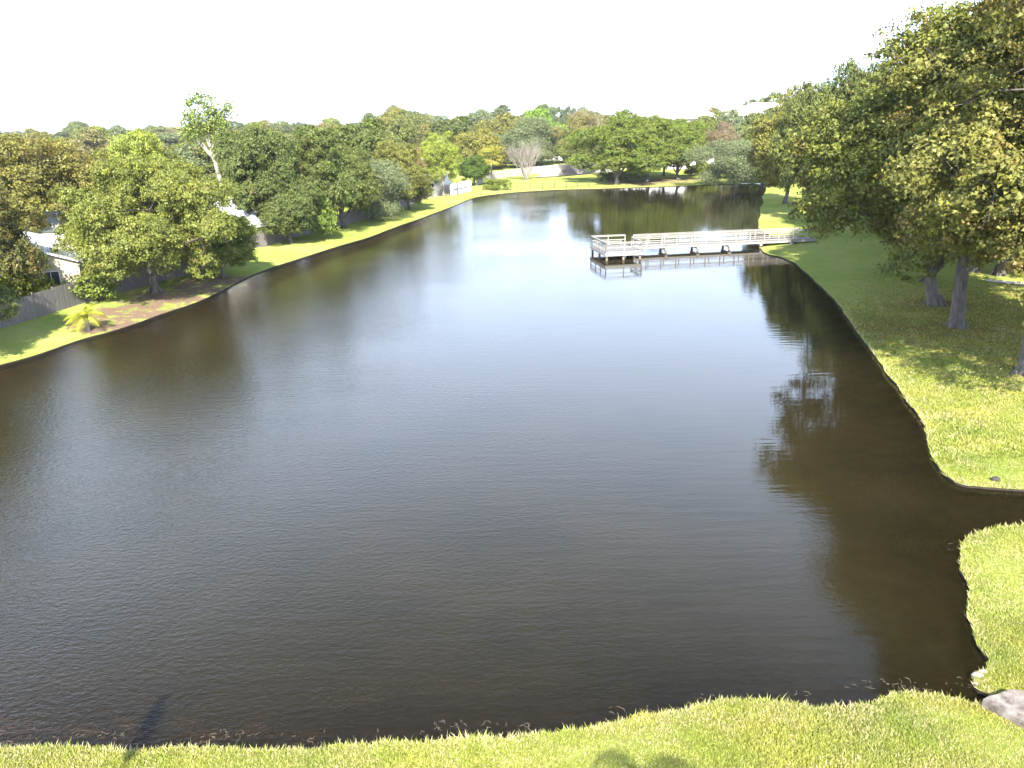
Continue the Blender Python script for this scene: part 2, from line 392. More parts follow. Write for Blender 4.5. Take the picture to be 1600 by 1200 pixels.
# ------------------------------------------------------------------ foliage
def unit(v): return v / (np.linalg.norm(v, axis=-1, keepdims=True) + 1e-9)
def leaves(cent, norm, size, var, rg, name, elong=1.25, outw=.9):
    """one small leaf per centre"""
    n = len(cent); nn = unit(norm * outw + rg.normal(size=(n, 3)) * .75)
    t = unit(np.cross(nn, rg.normal(size=(n, 3)))); b = np.cross(nn, t)
    s = (size * rg.uniform(.6, 1.35, n))[:, None]
    fold = nn * s * .22
    V = np.stack([cent - t * s * elong * .6, cent + t * s * elong * .4 + b * s * .55 + fold, cent + t * s * elong * .4 - b * s * .55], 1).reshape(-1, 3)
    F = np.arange(3 * n).reshape(n, 3)
    col = np.repeat(np.column_stack([var, np.ones(n)]), 3, 0)
    return mesh_np(name, V, F, M['leaf'], {'var': ('FLOAT_COLOR', col)})

def tree_meshes(seed, R, H, nlobe, nspray, nleaf, leaf, base=.25, trunk_r=.5, flat=1.0, droop=.35, lobe=(.2, .36), bark='bark', gap=0.0, limbs=9, spray_r=.34):
    rg = np.random.default_rng(seed); rd = random.Random(seed)
    zc = H * (base + (1 - base) * .42); rz_up = (H - zc) * .93; rz_dn = (zc - H * base)
    # main lobes on an uneven ellipsoid
    L = []
    tries = 0
    while len(L) < nlobe and tries < nlobe * 30:
        tries += 1
        d = unit(rg.normal(size=3)); 
        if d[2] < -.75: continue
        az = math.atan2(d[1], d[0]); wob = 1 + .22 * math.sin(2 * az + seed) + .12 * math.sin(5 * az + 2.1 * seed + 3 * d[2])
        rr = rg.uniform(.50, .86) if rg.random() < .8 else rg.uniform(.15, .5)
        lr = rg.uniform(*lobe) * R * (1.0 if d[2] > -.2 else .8)
        p = np.array([d[0] * R * rr * wob, d[1] * R * rr * wob, zc + d[2] * (rz_up if d[2] > 0 else rz_dn) * min(1, rr * 1.06)])
        if any(np.linalg.norm(p - q) < .55 * min(lr, r2) * 1.25 for q, r2 in L): continue
        L.append((p, lr))
    cs, ns, vs = [], [], []
    for p, lr in L:
        ls = int(nspray * (lr / (np.mean(lobe) * R)) ** 2)
        d = unit(rg.normal(size=(ls, 3)) + np.array([0, 0, .35])); 
        rad = lr * rg.uniform(.55, 1.08, ls)[:, None]
        sc = p + d * rad * np.array([1, 1, .8 * flat]); hue = rg.random(ls) ** 2; rust = np.clip(rg.random() * .55 + rg.random(ls) * .6, 0, 1)
        if gap:
            keep = rg.random(ls) > gap; sc, d, hue, rust = sc[keep], d[keep], hue[keep], rust[keep]; ls = len(sc)
        k = nleaf; off = rg.normal(size=(ls, k, 3)) * np.array([1, 1, .6]) * spray_r * (lr / (np.mean(lobe) * R)) ** .5
        off[..., 2] -= droop * (off[..., 0] ** 2 + off[..., 1] ** 2)
        c = (sc[:, None] + off).reshape(-1, 3); nd = np.repeat(unit(d + unit(sc - np.array([0, 0, zc - 2])) * .4 + np.array([0, 0, .25])), k, 0) + unit(off.reshape(-1, 3)) * .9
        v = np.column_stack([np.clip(np.repeat(rg.random(ls), k) * .55 + rg.random(ls * k) * .45, 0, 1), np.repeat(hue, k), np.repeat(rust, k)])
        cs.append(c); ns.append(nd); vs.append(v)
    c = np.vstack(cs); nd = np.vstack(ns); v = np.vstack(vs)
    keep = c[:, 2] > max(.15, H * base * .55); c, nd, v = c[keep], nd[keep], v[keep]
    crown = leaves(c, nd, leaf, v, rg, 'crown')
    # trunk and limbs
    mb = MB(); lean = np.array([rd.uniform(-.05, .05) * H, rd.uniform(-.05, .05) * H, 0])
    fork = H * (base + .08); t0 = trunk_r
    P = [Vector((0, 0, -.3)), Vector((lean[0] * .1, lean[1] * .1, .35)), Vector((lean[0] * .3, lean[1] * .3, fork * .45)), Vector((lean[0] * .5, lean[1] * .5, fork)), Vector((lean[0] * .8, lean[1] * .8, H * .62)), Vector((lean[0], lean[1], H * .85))]
    mb.tube(P, [t0 * 1.3, t0 * 1.02, t0 * .92, t0 * .82, t0 * .34, t0 * .08], 9)
    for k in range(5):
        a = k * 1.2566 + rd.random(); mb.tube([(math.cos(a) * t0 * 2.4, math.sin(a) * t0 * 2.4, -.12), (math.cos(a) * t0 * 1.3, math.sin(a) * t0 * 1.3, .12), (math.cos(a) * t0 * .5, math.sin(a) * t0 * .5, .75)], [t0 * .12, t0 * .3, t0 * .3], 5)
    order = sorted(range(len(L)), key=lambda i: -L[i][1]); main = order[:limbs]
    nodes = []
    for i in main:
        tgt = Vector(L[i][0]); s = Vector((lean[0] * .5, lean[1] * .5, fork * rd.uniform(.85, 1.15))) if tgt.z < H * .75 else P[4] * .7 + P[3] * .3
        m1 = s.lerp(tgt, .38) + Vector((rd.uniform(-.5, .5), rd.uniform(-.5, .5), abs(tgt.z - s.z) * .12 + rd.uniform(-.3, .5)))
        m2 = s.lerp(tgt, .72) + Vector((rd.uniform(-.6, .6), rd.uniform(-.6, .6), rd.uniform(-.2, .6)))
        mb.tube([s, m1, m2, tgt], [t0 * .42, t0 * .30, t0 * .18, t0 * .06], 6); nodes += [m1, m2]
    for i in order[limbs:]:
        tgt = Vector(L[i][0]); s = min(nodes, key=lambda q: (q - tgt).length); m = s.lerp(tgt, .5) + Vector((rd.uniform(-.4, .4), rd.uniform(-.4, .4), rd.uniform(-.1, .5)))
        mb.tube([s, m, tgt], [t0 * .15, t0 * .10, t0 * .035], 5)
    for p, lr in L:      # twigs that poke out of the lobes
        for _ in range(3):
            d = unit(rg.normal(size=3) + np.array([0, 0, .3])); q = Vector(p + d * lr * .95)
            mb.tube([Vector(p), Vector(p).lerp(q, .5) + Vector((0, 0, .15)), q], [t0 * .055, t0 * .04, t0 * .018], 4, False)
    trunk = mb.mesh('trunk', M[bark], True)
    return crown, trunk, R, H

def bare_meshes(seed, H, stems, spread, lv=3, r0=.16, bark='palebark'):
    rd = random.Random(seed); mb = MB()
    def grow(p, d, L, r, k):
        q = p + d * L * .5 + Vector((rd.uniform(-.06, .06), rd.uniform(-.06, .06), 0)) * L; e = p + d * L + Vector((rd.uniform(-.08, .08), rd.uniform(-.08, .08), .05)) * L
        mb.tube([p, q, e], [r, r * .8, r * .55], 5 if k < 2 else 3, False)
        if k >= lv: return
        for _ in range(rd.choice((3, 3, 4))):
            nd = (d + Vector((rd.uniform(-1, 1), rd.uniform(-1, 1), rd.uniform(-.2, .5))) * .52).normalized()
            grow(p.lerp(e, rd.uniform(.45, 1)), nd, L * rd.uniform(.5, .75), r * .5, k + 1)
    for s in range(stems):
        a = s * 2.399 + rd.random(); sp = spread * rd.uniform(.3, 1)
        grow(Vector((math.cos(a) * .25, math.sin(a) * .25, -.1)), Vector((math.cos(a) * sp, math.sin(a) * sp, 1)).normalized(), H * .5, r0, 0)
    return mb.mesh('branches', M[bark])

KIND = {}
def kind(k):
    if k not in KIND:
        a, b = k[:-1], int(k[-1])
        if a == 'near': KIND[k] = tree_meshes(100 + b, 8.0, 20.5, 60, 108, 36, .125, gap=.26, base=.13, trunk_r=.36, lobe=(.16, .34), spray_r=.21, limbs=12, droop=.8)
        if a == 'low': KIND[k] = tree_meshes(150 + b, 8.0, 18.0, 70, 100, 36, .125, gap=.18, base=.03, trunk_r=.36, lobe=(.16, .34), spray_r=.21, limbs=13, droop=.8)
        if a == 'mid': KIND[k] = tree_meshes(200 + b, 6.5, 13.0, 46, 75, 32, .150, base=.02, trunk_r=.32, lobe=(.17, .38), spray_r=.22)
        if a == 'wide': KIND[k] = tree_meshes(300 + b, 10.5, 12.5, 95, 78, 32, .130, base=.06, trunk_r=.45, flat=.75, lobe=(.12, .24), spray_r=.23, limbs=16, gap=.05)
        if a == 'open': KIND[k] = tree_meshes(400 + b, 6.5, 13.0, 40, 60, 30, .14, base=.12, trunk_r=.28, lobe=(.16, .32), spray_r=.25, gap=.2, bark='palebark', limbs=14)
        if a == 'far': KIND[k] = tree_meshes(500 + b, 7.5, 14.0, 34, 60, 18, .33, base=.0, trunk_r=.35, lobe=(.24, .42), spray_r=.40, limbs=7)
        if a == 'soft': KIND[k] = tree_meshes(600 + b, 7.0, 12.0, 38, 110, 22, .16, base=.0, trunk_r=.32, lobe=(.22, .36), spray_r=.55, droop=.6)
        if a == 'bush': KIND[k] = tree_meshes(700 + b, 2.0, 2.6, 14, 40, 7, .15, base=.02, trunk_r=.07, lobe=(.3, .5), spray_r=.16, limbs=5)
        if a == 'pine': KIND[k] = tree_meshes(800 + b, 3.5, 16.0, 16, 34, 7, .42, base=.45, trunk_r=.25, lobe=(.25, .4), spray_r=.35, limbs=6, gap=.1)
    return KIND[k]
def put_tree(loc, r, h, k, col, rust, label, cat='tree', name='tree', group=None, rz=None):
    cm, tm, R0, H0 = kind(k)
    if rz is None: rz = random.uniform(0, 6.28)
    fr, fh = {'near': (1.16, 1.13), 'low': (1.16, 1.10), 'far': (1.1, 1.05)}.get(k[:-1], (1.12, 1.06)); r *= fr; h *= fh
    t = empty(name, loc, rz, label, cat, group)
    t.scale = (r / R0, r / R0, h / H0)
    o = link('crown' if cat != 'bush' else 'foliage', cm, t); o.color = (*col, rust)
    link('trunk' if cat != 'bush' else 'stem', tm, t)
    return t
def T(px, py, top, hw, k, col, rust, label, cat='tree', name='tree', group=None, rz=None, dz=0):
    p = on_ground(px, py); d = depth_of(p); r = hw * d / FPX; h = height_at(p.x, p.y, top) - p.z
    return put_tree(p, r, h, k, col, rust, label, cat, name, group, rz)

OLIVE = (.088, .102, .030); DEEP = (.062, .078, .024); LIME = (.15, .19, .022); GREY = (.090, .108, .055); GOLD = (.115, .112, .026); TAN = (.16, .125, .065); YG = (.105, .125, .022)

# right bank: tall laurel oaks
G1 = 'tall oaks on the right bank'
T(1495, 512, 10, 205, 'near0', (.098, .106, .026), .30, 'tall right-bank oak with the dark upright trunk standing nearest the middle of the lawn', name='oak_tree', group=G1, rz=.4)
T(1461, 478, 48, 186, 'low0', (.096, .106, .026), .24, 'tall oak whose trunk stands just behind and left of the nearest dark trunk', name='oak_tree', group=G1, rz=2.0)
T(1603, 585, -110, 240, 'near2', (.108, .106, .028), .42, 'rusty brown tall oak cut by the right edge, its pale trunk flared at the foot', name='oak_tree', group=G1, rz=1.1)
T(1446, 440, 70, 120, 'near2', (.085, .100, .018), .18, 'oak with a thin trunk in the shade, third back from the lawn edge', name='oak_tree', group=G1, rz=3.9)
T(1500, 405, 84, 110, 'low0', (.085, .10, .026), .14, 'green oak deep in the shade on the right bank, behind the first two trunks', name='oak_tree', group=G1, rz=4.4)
T(1560, 430, 55, 130, 'low0', (.10, .105, .026), .40, 'rust-tinged oak behind the front row, beyond the footpath', name='oak_tree', group=G1, rz=5.1)
T(1400, 368, 110, 80, 'low0', OLIVE, .15, 'oak well right of the pier landing, mostly hidden by the nearer crowns', name='oak_tree', group=G1, rz=.9)
put_tree(Vector((34.6, 36.5, .8)), 7.4, 19, 'low0', (.10, .105, .026), .3, 'tall oak just outside the right edge that shades the front of the lawn', name='oak_tree', group=G1)
for x, y, tp, hw, lab in ((1188, 246, 150, 40, 'dark treetop rising behind the steep white roof'), (1108, 262, 180, 30, 'green tree top right of the broad white roof'), (1140, 262, 176, 32, 'rounded green tree top between the two white roofs'), (1170, 262, 180, 32, 'green tree in front of the steep white roof'), (1202, 264, 172, 34, 'olive tree hiding the wall below the steep white roof'), (1090, 250, 178, 20, 'tree touching the right end of the broad white roof')):
    T(x, y, tp, hw, 'far%d' % (x % 4), OLIVE if x % 20 else GREY, .1, lab, name='green_tree')
T(-125, 572, 330, 120, 'mid0', OLIVE, .1, 'oak just outside the left edge that shades the near left lawn', name='oak_tree')
T(985, 277, 192, 38, 'mid3', DEEP, .05, 'dark oak filling the gap between the first and middle far-shore oaks', name='oak_tree')
T(1037, 275, 190, 36, 'mid1', DEEP, .05, 'dark oak filling the gap between the middle and right far-shore oaks', name='oak_tree')
T(1000, 283, 262, 14, 'bush0', DEEP, .1, 'dark shrub between the trunks of the far-shore oaks', 'bush', 'shrub')
T(975, 285, 266, 12, 'bush1', DEEP, .1, 'dark low shrub at the foot of the leftmost far-shore oak', 'bush', 'shrub')
T(1720, 560, -60, 190, 'near0', (.10, .104, .026), .4, 'rusty oak beyond the right edge of the lawn, only its left side in view', name='oak_tree', group=G1, rz=2.7)
T(1226, 318, 146, 60, 'mid0', GOLD, .25, 'golden oak beyond the pier on the narrow right bank', name='oak_tree')
T(1268, 335, 116, 56, 'mid1', OLIVE, .2, 'olive oak on the right bank between the golden oak and the pier landing', name='oak_tree')
T(1325, 346, 100, 62, 'mid2', DEEP, .1, 'dark green oak filling the gap behind the pier landing', name='oak_tree')
T(1262, 392, 300, 28, 'bush0', YG, .1, 'yellow-green shrub leaning over the pier landing', 'bush', 'shrub') if False else None
T(1150, 291, 214, 54, 'soft0', GREY, .0, 'soft grey-green willow-like tree drooping to the water at the far right corner of the lake', name='willow_tree')
T(1192, 291, 224, 50, 'soft1', GREY, .0, 'grey-green drooping tree in the far right corner behind the willow-like one', name='willow_tree')

# left bank and the gardens behind its fence
T(242, 457, 246, 146, 'wide0', (.100, .112, .026), .08, 'broad spreading live oak on the left bank, its limbs reaching over the water', name='live_oak', rz=.6)
T(350, 434, 330, 66, 'mid1', (.085, .108, .022), .05, 'low bushy oak leaning over the water right of the spreading live oak', name='oak_tree')
T(66, 402, 203, 105, 'open0', (.105, .100, .028), .30, 'brownish thin-leaved oak with a pale trunk rising behind the beige house', name='oak_tree')
T(-30, 486, 292, 86, 'mid2', (.06, .062, .02), .25, 'dark oak cut by the left edge in front of the houses', name='oak_tree')
T(25, 476, 400, 46, 'bush1', YG, .2, 'yellowish-green shrub against the grey fence at the left edge', 'bush', 'shrub')
T(155, 470, 424, 38, 'bush0', (.08, .105, .022), .05, 'round green shrub in front of the grey fence left of the spreading live oak', 'bush', 'shrub')
T(236, 385, 202, 56, 'mid3', (.15, .175, .035), .0, 'bright lime-green tree top standing out above the left oaks', name='lime_green_tree')
T(160, 390, 232, 75, 'open1', (.10, .105, .03), .15, 'pale olive oak behind the white-roofed house', name='oak_tree')
T(286, 374, 246, 46, 'mid0', OLIVE, .12, 'olive oak just left of the tall bare-trunked gum', name='oak_tree')
T(418, 376, 192, 68, 'mid1', DEEP, .05, 'dense dark green oak right of the small gabled house', name='oak_tree')
T(455, 380, 255, 52, 'mid0', DEEP, .0, 'low dark oak casting its shade beside the grey fence end', name='oak_tree')
T(482, 364, 200, 66, 'mid2', (.066, .084, .024), .05, 'dark green oak in the middle of the dense clump on the left bank', name='oak_tree')
T(512, 374, 318, 22, 'bush0', (.07, .10, .02), .0, 'small bright young tree on the lawn in front of the dense clump', name='young_tree')
T(538, 356, 225, 60, 'mid3', (.072, .088, .025), .05, 'green oak at the right end of the dense clump', name='oak_tree')
T(583, 342, 244, 52, 'soft0', GREY, .0, 'grey-green feathery tree by the grey fence on the left bank', name='feathery_tree')
T(570, 322, 193, 62, 'far0', DEEP, .02, 'flat-topped dark green tree rising behind the feathery one', name='dark_tree')
T(622, 331, 222, 44, 'mid2', (.10, .104, .026), .25, 'yellowing oak overhanging the lake edge before the pale fence panels', name='oak_tree')
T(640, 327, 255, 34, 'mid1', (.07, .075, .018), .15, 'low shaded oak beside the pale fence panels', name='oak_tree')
T(693, 306, 206, 38, 'open1', (.14, .165, .03), .05, 'light lime-green tree with a slim dark trunk before the white fence', name='lime_green_tree')
T(740, 290, 243, 24, 'mid3', (.055, .085, .018), .0, 'small dense dark green tree at the corner of the long pale fence', name='small_tree')
T(776, 297, 279, 17, 'bush1', (.09, .115, .02), .1, 'round bush at the far end of the lake left of the wire fence', 'bush', 'shrub')
T(655, 300, 228, 30, 'open0', TAN, .35, 'pinkish tan half-bare tree behind the low yellow house', name='half_bare_tree')
T(748, 266, 196, 34, 'far1', GOLD, .2, 'golden-green tree behind the fan palm', name='golden_tree')
T(832, 262, 188, 52, 'soft1', GREY, .0, 'broad grey-green tree behind the leafless many-stemmed tree', name='grey_green_tree')
T(775, 262, 205, 34, 'soft0', GREY, .0, 'grey-green tree between the fan palm and the leafless tree', name='grey_green_tree')
T(905, 262, 172, 36, 'open0', (.12, .11, .04), .25, 'brownish tree with pale bare limbs in its top at the far end', name='oak_tree')
T(915, 268, 205, 36, 'mid1', OLIVE, .12, 'olive oak at the left of the dark-trunked group on the far shore', name='oak_tree')
T(963, 287, 180, 56, 'mid0', (.08, .105, .02), .08, 'large leafy oak leftmost of the dark-trunked group on the far shore', name='oak_tree')
T(1012, 284, 182, 52, 'mid2', (.085, .108, .02), .08, 'large leafy oak in the middle of the dark-trunked group on the far shore', name='oak_tree')
T(1060, 281, 184, 44, 'mid3', (.085, .112, .02), .08, 'leafy oak rightmost of the dark-trunked group on the far shore', name='oak_tree')
T(1128, 272, 190, 28, 'open1', (.13, .10, .065), .4, 'reddish brown half-bare tree right of the far-shore oaks', name='half_bare_tree')
T(1098, 274, 252, 20, 'bush0', YG, .05, 'yellow-green bush right of the far-shore oaks', 'bush', 'shrub')
T(1080, 275, 256, 14, 'bush1', (.10, .12, .03), .1, 'small bush touching the trunk of the rightmost far-shore oak', 'bush', 'shrub')
T(950, 284, 268, 12, 'bush1', (.05, .06, .02), .1, 'dark bush under the left end of the far-shore oaks', 'bush', 'shrub')
T(845, 258, 174, 30, 'far2', (.10, .16, .025), .0, 'bright green round tree top above the far tree line', name='bright_green_tree')
T(505, 315, 199, 34, 'far3', (.17, .105, .07), .5, 'reddish bare-looking tree top peeping over the left clump', name='reddish_tree')
T(708, 262, 186, 40, 'far0', DEEP, .02, 'dark green tree top behind the lime-green tree', name='dark_tree')
for i, (x, tp) in enumerate(((853, 168), (862, 170), (872, 166), (881, 170), (888, 165), (897, 168))):
    T(x, 246, tp, 7, 'pine0', (.055, .075, .04), .0, ('leftmost', 'second from left', 'third from left', 'third from right', 'second from right', 'rightmost')[i] + ' of the slim dark pines clustered on the far skyline', name='pine_tree', group='pines on the far skyline')
# rows of trees far behind
rr = random.Random(3)
PAL = [(OLIVE, 'olive-green'), (DEEP, 'deep green'), (GREY, 'grey-green'), (GOLD, 'golden'), (YG, 'yellow-green'), ((.10, .10, .03), 'dull green'), ((.13, .12, .05), 'tan-green')]
PLACE = [(-999, 'beyond the left edge of the lake'), (60, 'at the far left skyline'), (190, 'left of the lime-green tree top'), (300, 'behind the tall bare-trunked tree'), (400, 'behind the dense clump on the left bank'), (520, 'behind the flat-topped dark tree'), (640, 'behind the half-bare tan tree'), (720, 'behind the fan palm'), (800, 'behind the leafless many-stemmed tree'), (880, 'behind the far-shore oaks'), (1090, 'below the steep white roof'), (1230, 'hidden behind the right bank oaks'), (1440, 'far behind the right bank oaks')]
ROWN = ['front-row', 'second-row', 'third-row', 'rearmost']
for row, (py, t0, hw, st) in enumerate(((287, 226, 44, 56), (262, 210, 32, 38), (240, 196, 26, 34), (222, 189, 24, 30))):
    x = -220.0
    while x < 1700:
        tilt = (800 - x) * .0175
        if not (row == 0 and 600 < x < 1180) and not (row == 1 and 640 < x < 760):
            top = t0 + tilt + rr.uniform(-13, 10) - (14 if x > 600 else 0) * (row > 0) + (6 if 960 < x < 1210 and row > 0 else 0)
            if row == 1 and 760 < x < 1180: py_ = 256
            else: py_ = py
            p = on_ground(x, py_ + tilt); d = depth_of(p)
            h = height_at(p.x, p.y, top) - p.z
            if h > 5:
                c_, cn = rr.choice(PAL); pn = [q[1] for q in PLACE if x >= q[0]][-1]
                put_tree(p, hw * rr.uniform(.9, 1.35) * d / FPX, h, 'far%d' % rr.randrange(5), c_, rr.choice((0, .05, .3)),
                         '%s %s tree of the wooded backdrop %s' % (ROWN[row], cn, pn), group='distant trees of the backdrop', name='distant_tree')
        x += st * rr.uniform(.75, 1.25)
# second row behind the right-hand oaks
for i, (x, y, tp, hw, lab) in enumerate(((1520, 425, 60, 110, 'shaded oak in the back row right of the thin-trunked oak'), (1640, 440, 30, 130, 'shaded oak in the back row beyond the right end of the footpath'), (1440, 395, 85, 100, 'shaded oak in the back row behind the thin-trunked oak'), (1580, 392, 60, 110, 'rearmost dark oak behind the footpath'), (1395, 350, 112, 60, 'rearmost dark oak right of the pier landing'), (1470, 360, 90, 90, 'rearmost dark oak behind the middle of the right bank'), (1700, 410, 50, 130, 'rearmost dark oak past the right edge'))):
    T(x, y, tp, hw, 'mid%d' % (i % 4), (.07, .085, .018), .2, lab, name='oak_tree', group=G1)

# tall gum with a long bare trunk
p = on_ground(354, 340)
hG = height_at(p.x, p.y, 146) - p.z
def gum():
    rg = np.random.default_rng(9); rd = random.Random(9); mb = MB(); H = hG; lobes = []
    ax = lambda t: Vector((-1.9 * t ** 1.3 + .25 * math.sin(t * 7), 0, H * t))
    mb.tube([ax(t) + Vector((0, 0, -.3 if t == 0 else 0)) for t in (0, .1, .25, .4, .52, .62)], [.58, .42, .36, .31, .24, .17], 9)
    forks = [((-2.0, .3, .92), .5), ((-.9, -.4, .99), .55), ((-2.9, .5, .84), .5), ((-3.4, -.6, .72), .48), ((1.6, .4, .78), .52), ((2.9, -.3, .9), .55), ((.4, .8, .97), .58), ((2.2, .6, .66), .5), ((-4.4, .2, .80), .5)]
    for (x, y, z), t in forks:
        s = ax(t); e = Vector((x - .6, y, H * z)); m = s.lerp(e, .5) + Vector((rd.uniform(-.5, .5), rd.uniform(-.3, .3), -.4))
        mb.tube([s, m, e], [.15, .09, .03], 6)
        for _ in range(6):
            q = m.lerp(e, rd.random()) + Vector((rd.uniform(-1.3, 1.3), rd.uniform(-1.2, 1.2), rd.uniform(-.3, 1.2))); mb.tube([m.lerp(e, .5), q], [.03, .012], 4, False); lobes.append(q)
        lobes.append(e)
    cs = []
    for q in lobes:
        if rd.random() < .18: continue
        if q.z < H * .66 and rd.random() < .6: continue
        n = rd.randrange(90, 200); cs.append(np.array(q) + rg.normal(size=(n, 3)) * rd.uniform(.40, .75))
    c = np.vstack(cs); n = len(c)
    cr = leaves(c, np.tile([0, 0, 1.], (n, 1)), .26, np.column_stack([rg.random(n), rg.random(n) * .8, rg.random(n)]), rg, 'crown')
    t = empty('gum_tree', p, 0, 'very tall sparse-crowned tree with a long pale bare trunk towering over the left bank', 'tree')
    o = link('crown', cr, t); o.color = (.13, .16, .045, .0); mb.build('trunk', M['palebark'], t, True)
gum()

# leafless trees
p = on_ground(822, 281); t = empty('leafless_tree', p, 0, 'leafless many-stemmed pale tree fanning up in front of the long pale fence', 'tree')
h = height_at(p.x, p.y, 224) - p.z; link('branches', bare_meshes(4, h * 1.05, 18, .62, 4, .085), t)
p = on_ground(905, 272); t = empty('leafless_shrub', p, 0, 'low tangled leafless shrub against the pale fence right of the small pond', 'bush')
link('branches', bare_meshes(8, 5.0, 12, 1.3, 4, .04), t)
p = on_ground(925, 262); t = empty('leafless_tree', p, 0, 'bare white-limbed tree top showing among the far-end oaks', 'tree')
h = height_at(p.x, p.y, 176) - p.z; link('branches', bare_meshes(12, h, 4, .35, 4, .16), t)
for (px, py, s, hgt, sc, lab) in ((1190, 268, 5, 12, .8, None),):
    pass

# palms
def palm(loc, th, fr, nf, label, col, fan=False, tr=.16, droop=.6, name='palm_tree', bark='bark'):
    rd = random.Random(int(th * 10) + nf); t = empty(name, loc, 0, label, 'palm')
    mb = MB(); mb.tube([(0, 0, -.2), (.05, 0, th * .5), (0, .05, th)], [tr * 1.3, tr, tr * .95], 8); mb.build('trunk', M[bark], t, True)
    for k in range(nf):
        a = k * 2.399; el = rd.uniform(-.45, 1.35); V = []; F = []; var = []
        pts = []
        for i in range(7):
            s = i / 6; r = fr * s * (1 - .15 * s); pts.append(Vector((r * math.cos(el) * math.cos(a), r * math.cos(el) * math.sin(a), r * math.sin(el) - droop * fr * s * s)))
        side = Vector((-math.sin(a), math.cos(a), 0)); mbf = MB()
        if fan:
            c = pts[3]; d = (pts[4] - pts[2]).normalized(); mbf.add([pts[0], pts[0] + side * .03, c], [(0, 1, 2)])
            for j in range(-5, 6):
                an = j * .26; dd = (d * math.cos(an) + side * math.sin(an)); e = c + dd * fr * .55 + Vector((0, 0, -.25 * abs(an) - .15)); w_ = side * math.cos(an) - d * math.sin(an)
                mbf.add([c, c.lerp(e, .5) + w_ * .07, e, c.lerp(e, .5) - w_ * .07], [(0, 1, 2, 3)])
        else:
            for i in range(6): mbf.add([pts[i] + side * .02, pts[i] - side * .02, pts[i + 1] - side * .015, pts[i + 1] + side * .015], [(0, 1, 2, 3)])
            for i in range(1, 19):
                s = i / 18; f = s * 6; i0 = min(5, int(f)); c = pts[i0].lerp(pts[i0 + 1], f - i0); d = (pts[i0 + 1] - pts[i0]).normalized()
                L = fr * .36 * math.sin(math.pi * min(1, .15 + s * .85)) + .05
                for sg in (-1, 1):
                    e = c + (side * sg * .8 + d * .55 + Vector((0, 0, -.35))).normalized() * L; wv = d * .035 * fr / 2
                    mbf.add([c - wv, c + wv, e], [(0, 1, 2)])
        o = mbf.build('frond', M['leaf'], t); o.location = (0, .0, th)
        cc = o.data.attributes.new('var', 'FLOAT_COLOR', 'POINT'); h_ = rd.random()
        cc.data.foreach_set('color', np.tile([h_, rd.random(), rd.random(), 1], len(o.data.vertices)).astype(np.float32))
        cl = col if rd.random() > .25 or el > .3 else (.26, .17, .03); o.color = (*cl, 0)
    return t
palm(on_ground(137, 517), 1.25, 1.9, 17, 'small yellow-green palm at the waterline of the left bank', (.19, .20, .025), tr=.16, droop=.45, name='small_palm')
p = on_ground(768, 285)
palm(p, height_at(p.x, p.y, 247) - p.z, 4.2, 34, 'fan palm with yellowing fronds before the long pale fence', (.17, .165, .035), True, tr=.22, droop=.25)
palm(Vector((3.5, -1.15, .8)), 11.2, 1.9, 9, 'tall palm behind the viewpoint whose frond shadow falls on the near lawn', (.08, .11, .02), tr=.18)
# unseen slim caster added behind the viewpoint, shaped to throw the long near-bank shadow
t = empty('slender_shadow_caster', Vector((-8.2, -2.1, .8)), 0, 'slender unseen shadow caster added behind the viewpoint, shaped for the pole-like shadow on the near bank', 'tree')
mb = MB(); mb.tube([(0, 0, -.2), (0, 0, 6), (0, 0, 13.6)], [.16, .10, .04], 8); mb.build('trunk', M['bark'], t, True)
rg = np.random.default_rng(2); n = 2600; u = rg.random(n); zz = 12.6 + u * 1.5; rad = .17 * np.sin(np.pi * np.clip(.12 + u * .86, 0, 1)) ** .8 * np.sqrt(rg.random(n)); aa = rg.random(n) * 6.28
cc = np.column_stack([rad * np.cos(aa), rad * np.sin(aa), zz]); o = link('crown', leaves(cc, np.tile([0, 0, 1.], (n, 1)), .12, rg.random((n, 3)), rg, 'crown'), t); o.color = (.05, .08, .02, 0)

# ------------------------------------------------------------------ fences
def picket_panel(L, H, mat, tw=.135):
    rd = random.Random(1); mb = MB(); n = int(L / (tw + .012))
    for i in range(n):
        x = i * L / n; hh = H + rd.uniform(-.03, .03); y = rd.uniform(-.006, .006)
        mb.add([(x, y, .03), (x + tw, y, .03), (x + tw, y, hh - .05), (x + tw * .7, y, hh), (x + tw * .3, y, hh), (x, y, hh - .05),
                (x, y + .02, .03), (x + tw, y + .02, .03), (x + tw, y + .02, hh - .05), (x + tw * .7, y + .02, hh), (x + tw * .3, y + .02, hh), (x, y + .02, hh - .05)],
               [(0, 1, 2, 3, 4, 5), (11, 10, 9, 8, 7, 6), (0, 5, 11, 6), (1, 7, 8, 2), (2, 8, 9, 3), (3, 9, 10, 4), (4, 10, 11, 5)])
    for z in (.35, H * .55, H - .3): mb.box(0, L, .027, .07, z, z + .09)
    return mb.mesh('panel', mat)
def post_mesh(H, mat, w=.1):
    mb = MB(); mb.box(-w / 2, w / 2, -w / 2, w / 2, -.3, H); mb.box(-w / 2 - .012, w / 2 + .012, -w / 2 - .012, w / 2 + .012, H, H + .03); return mb.mesh('post', mat)
PM = {}
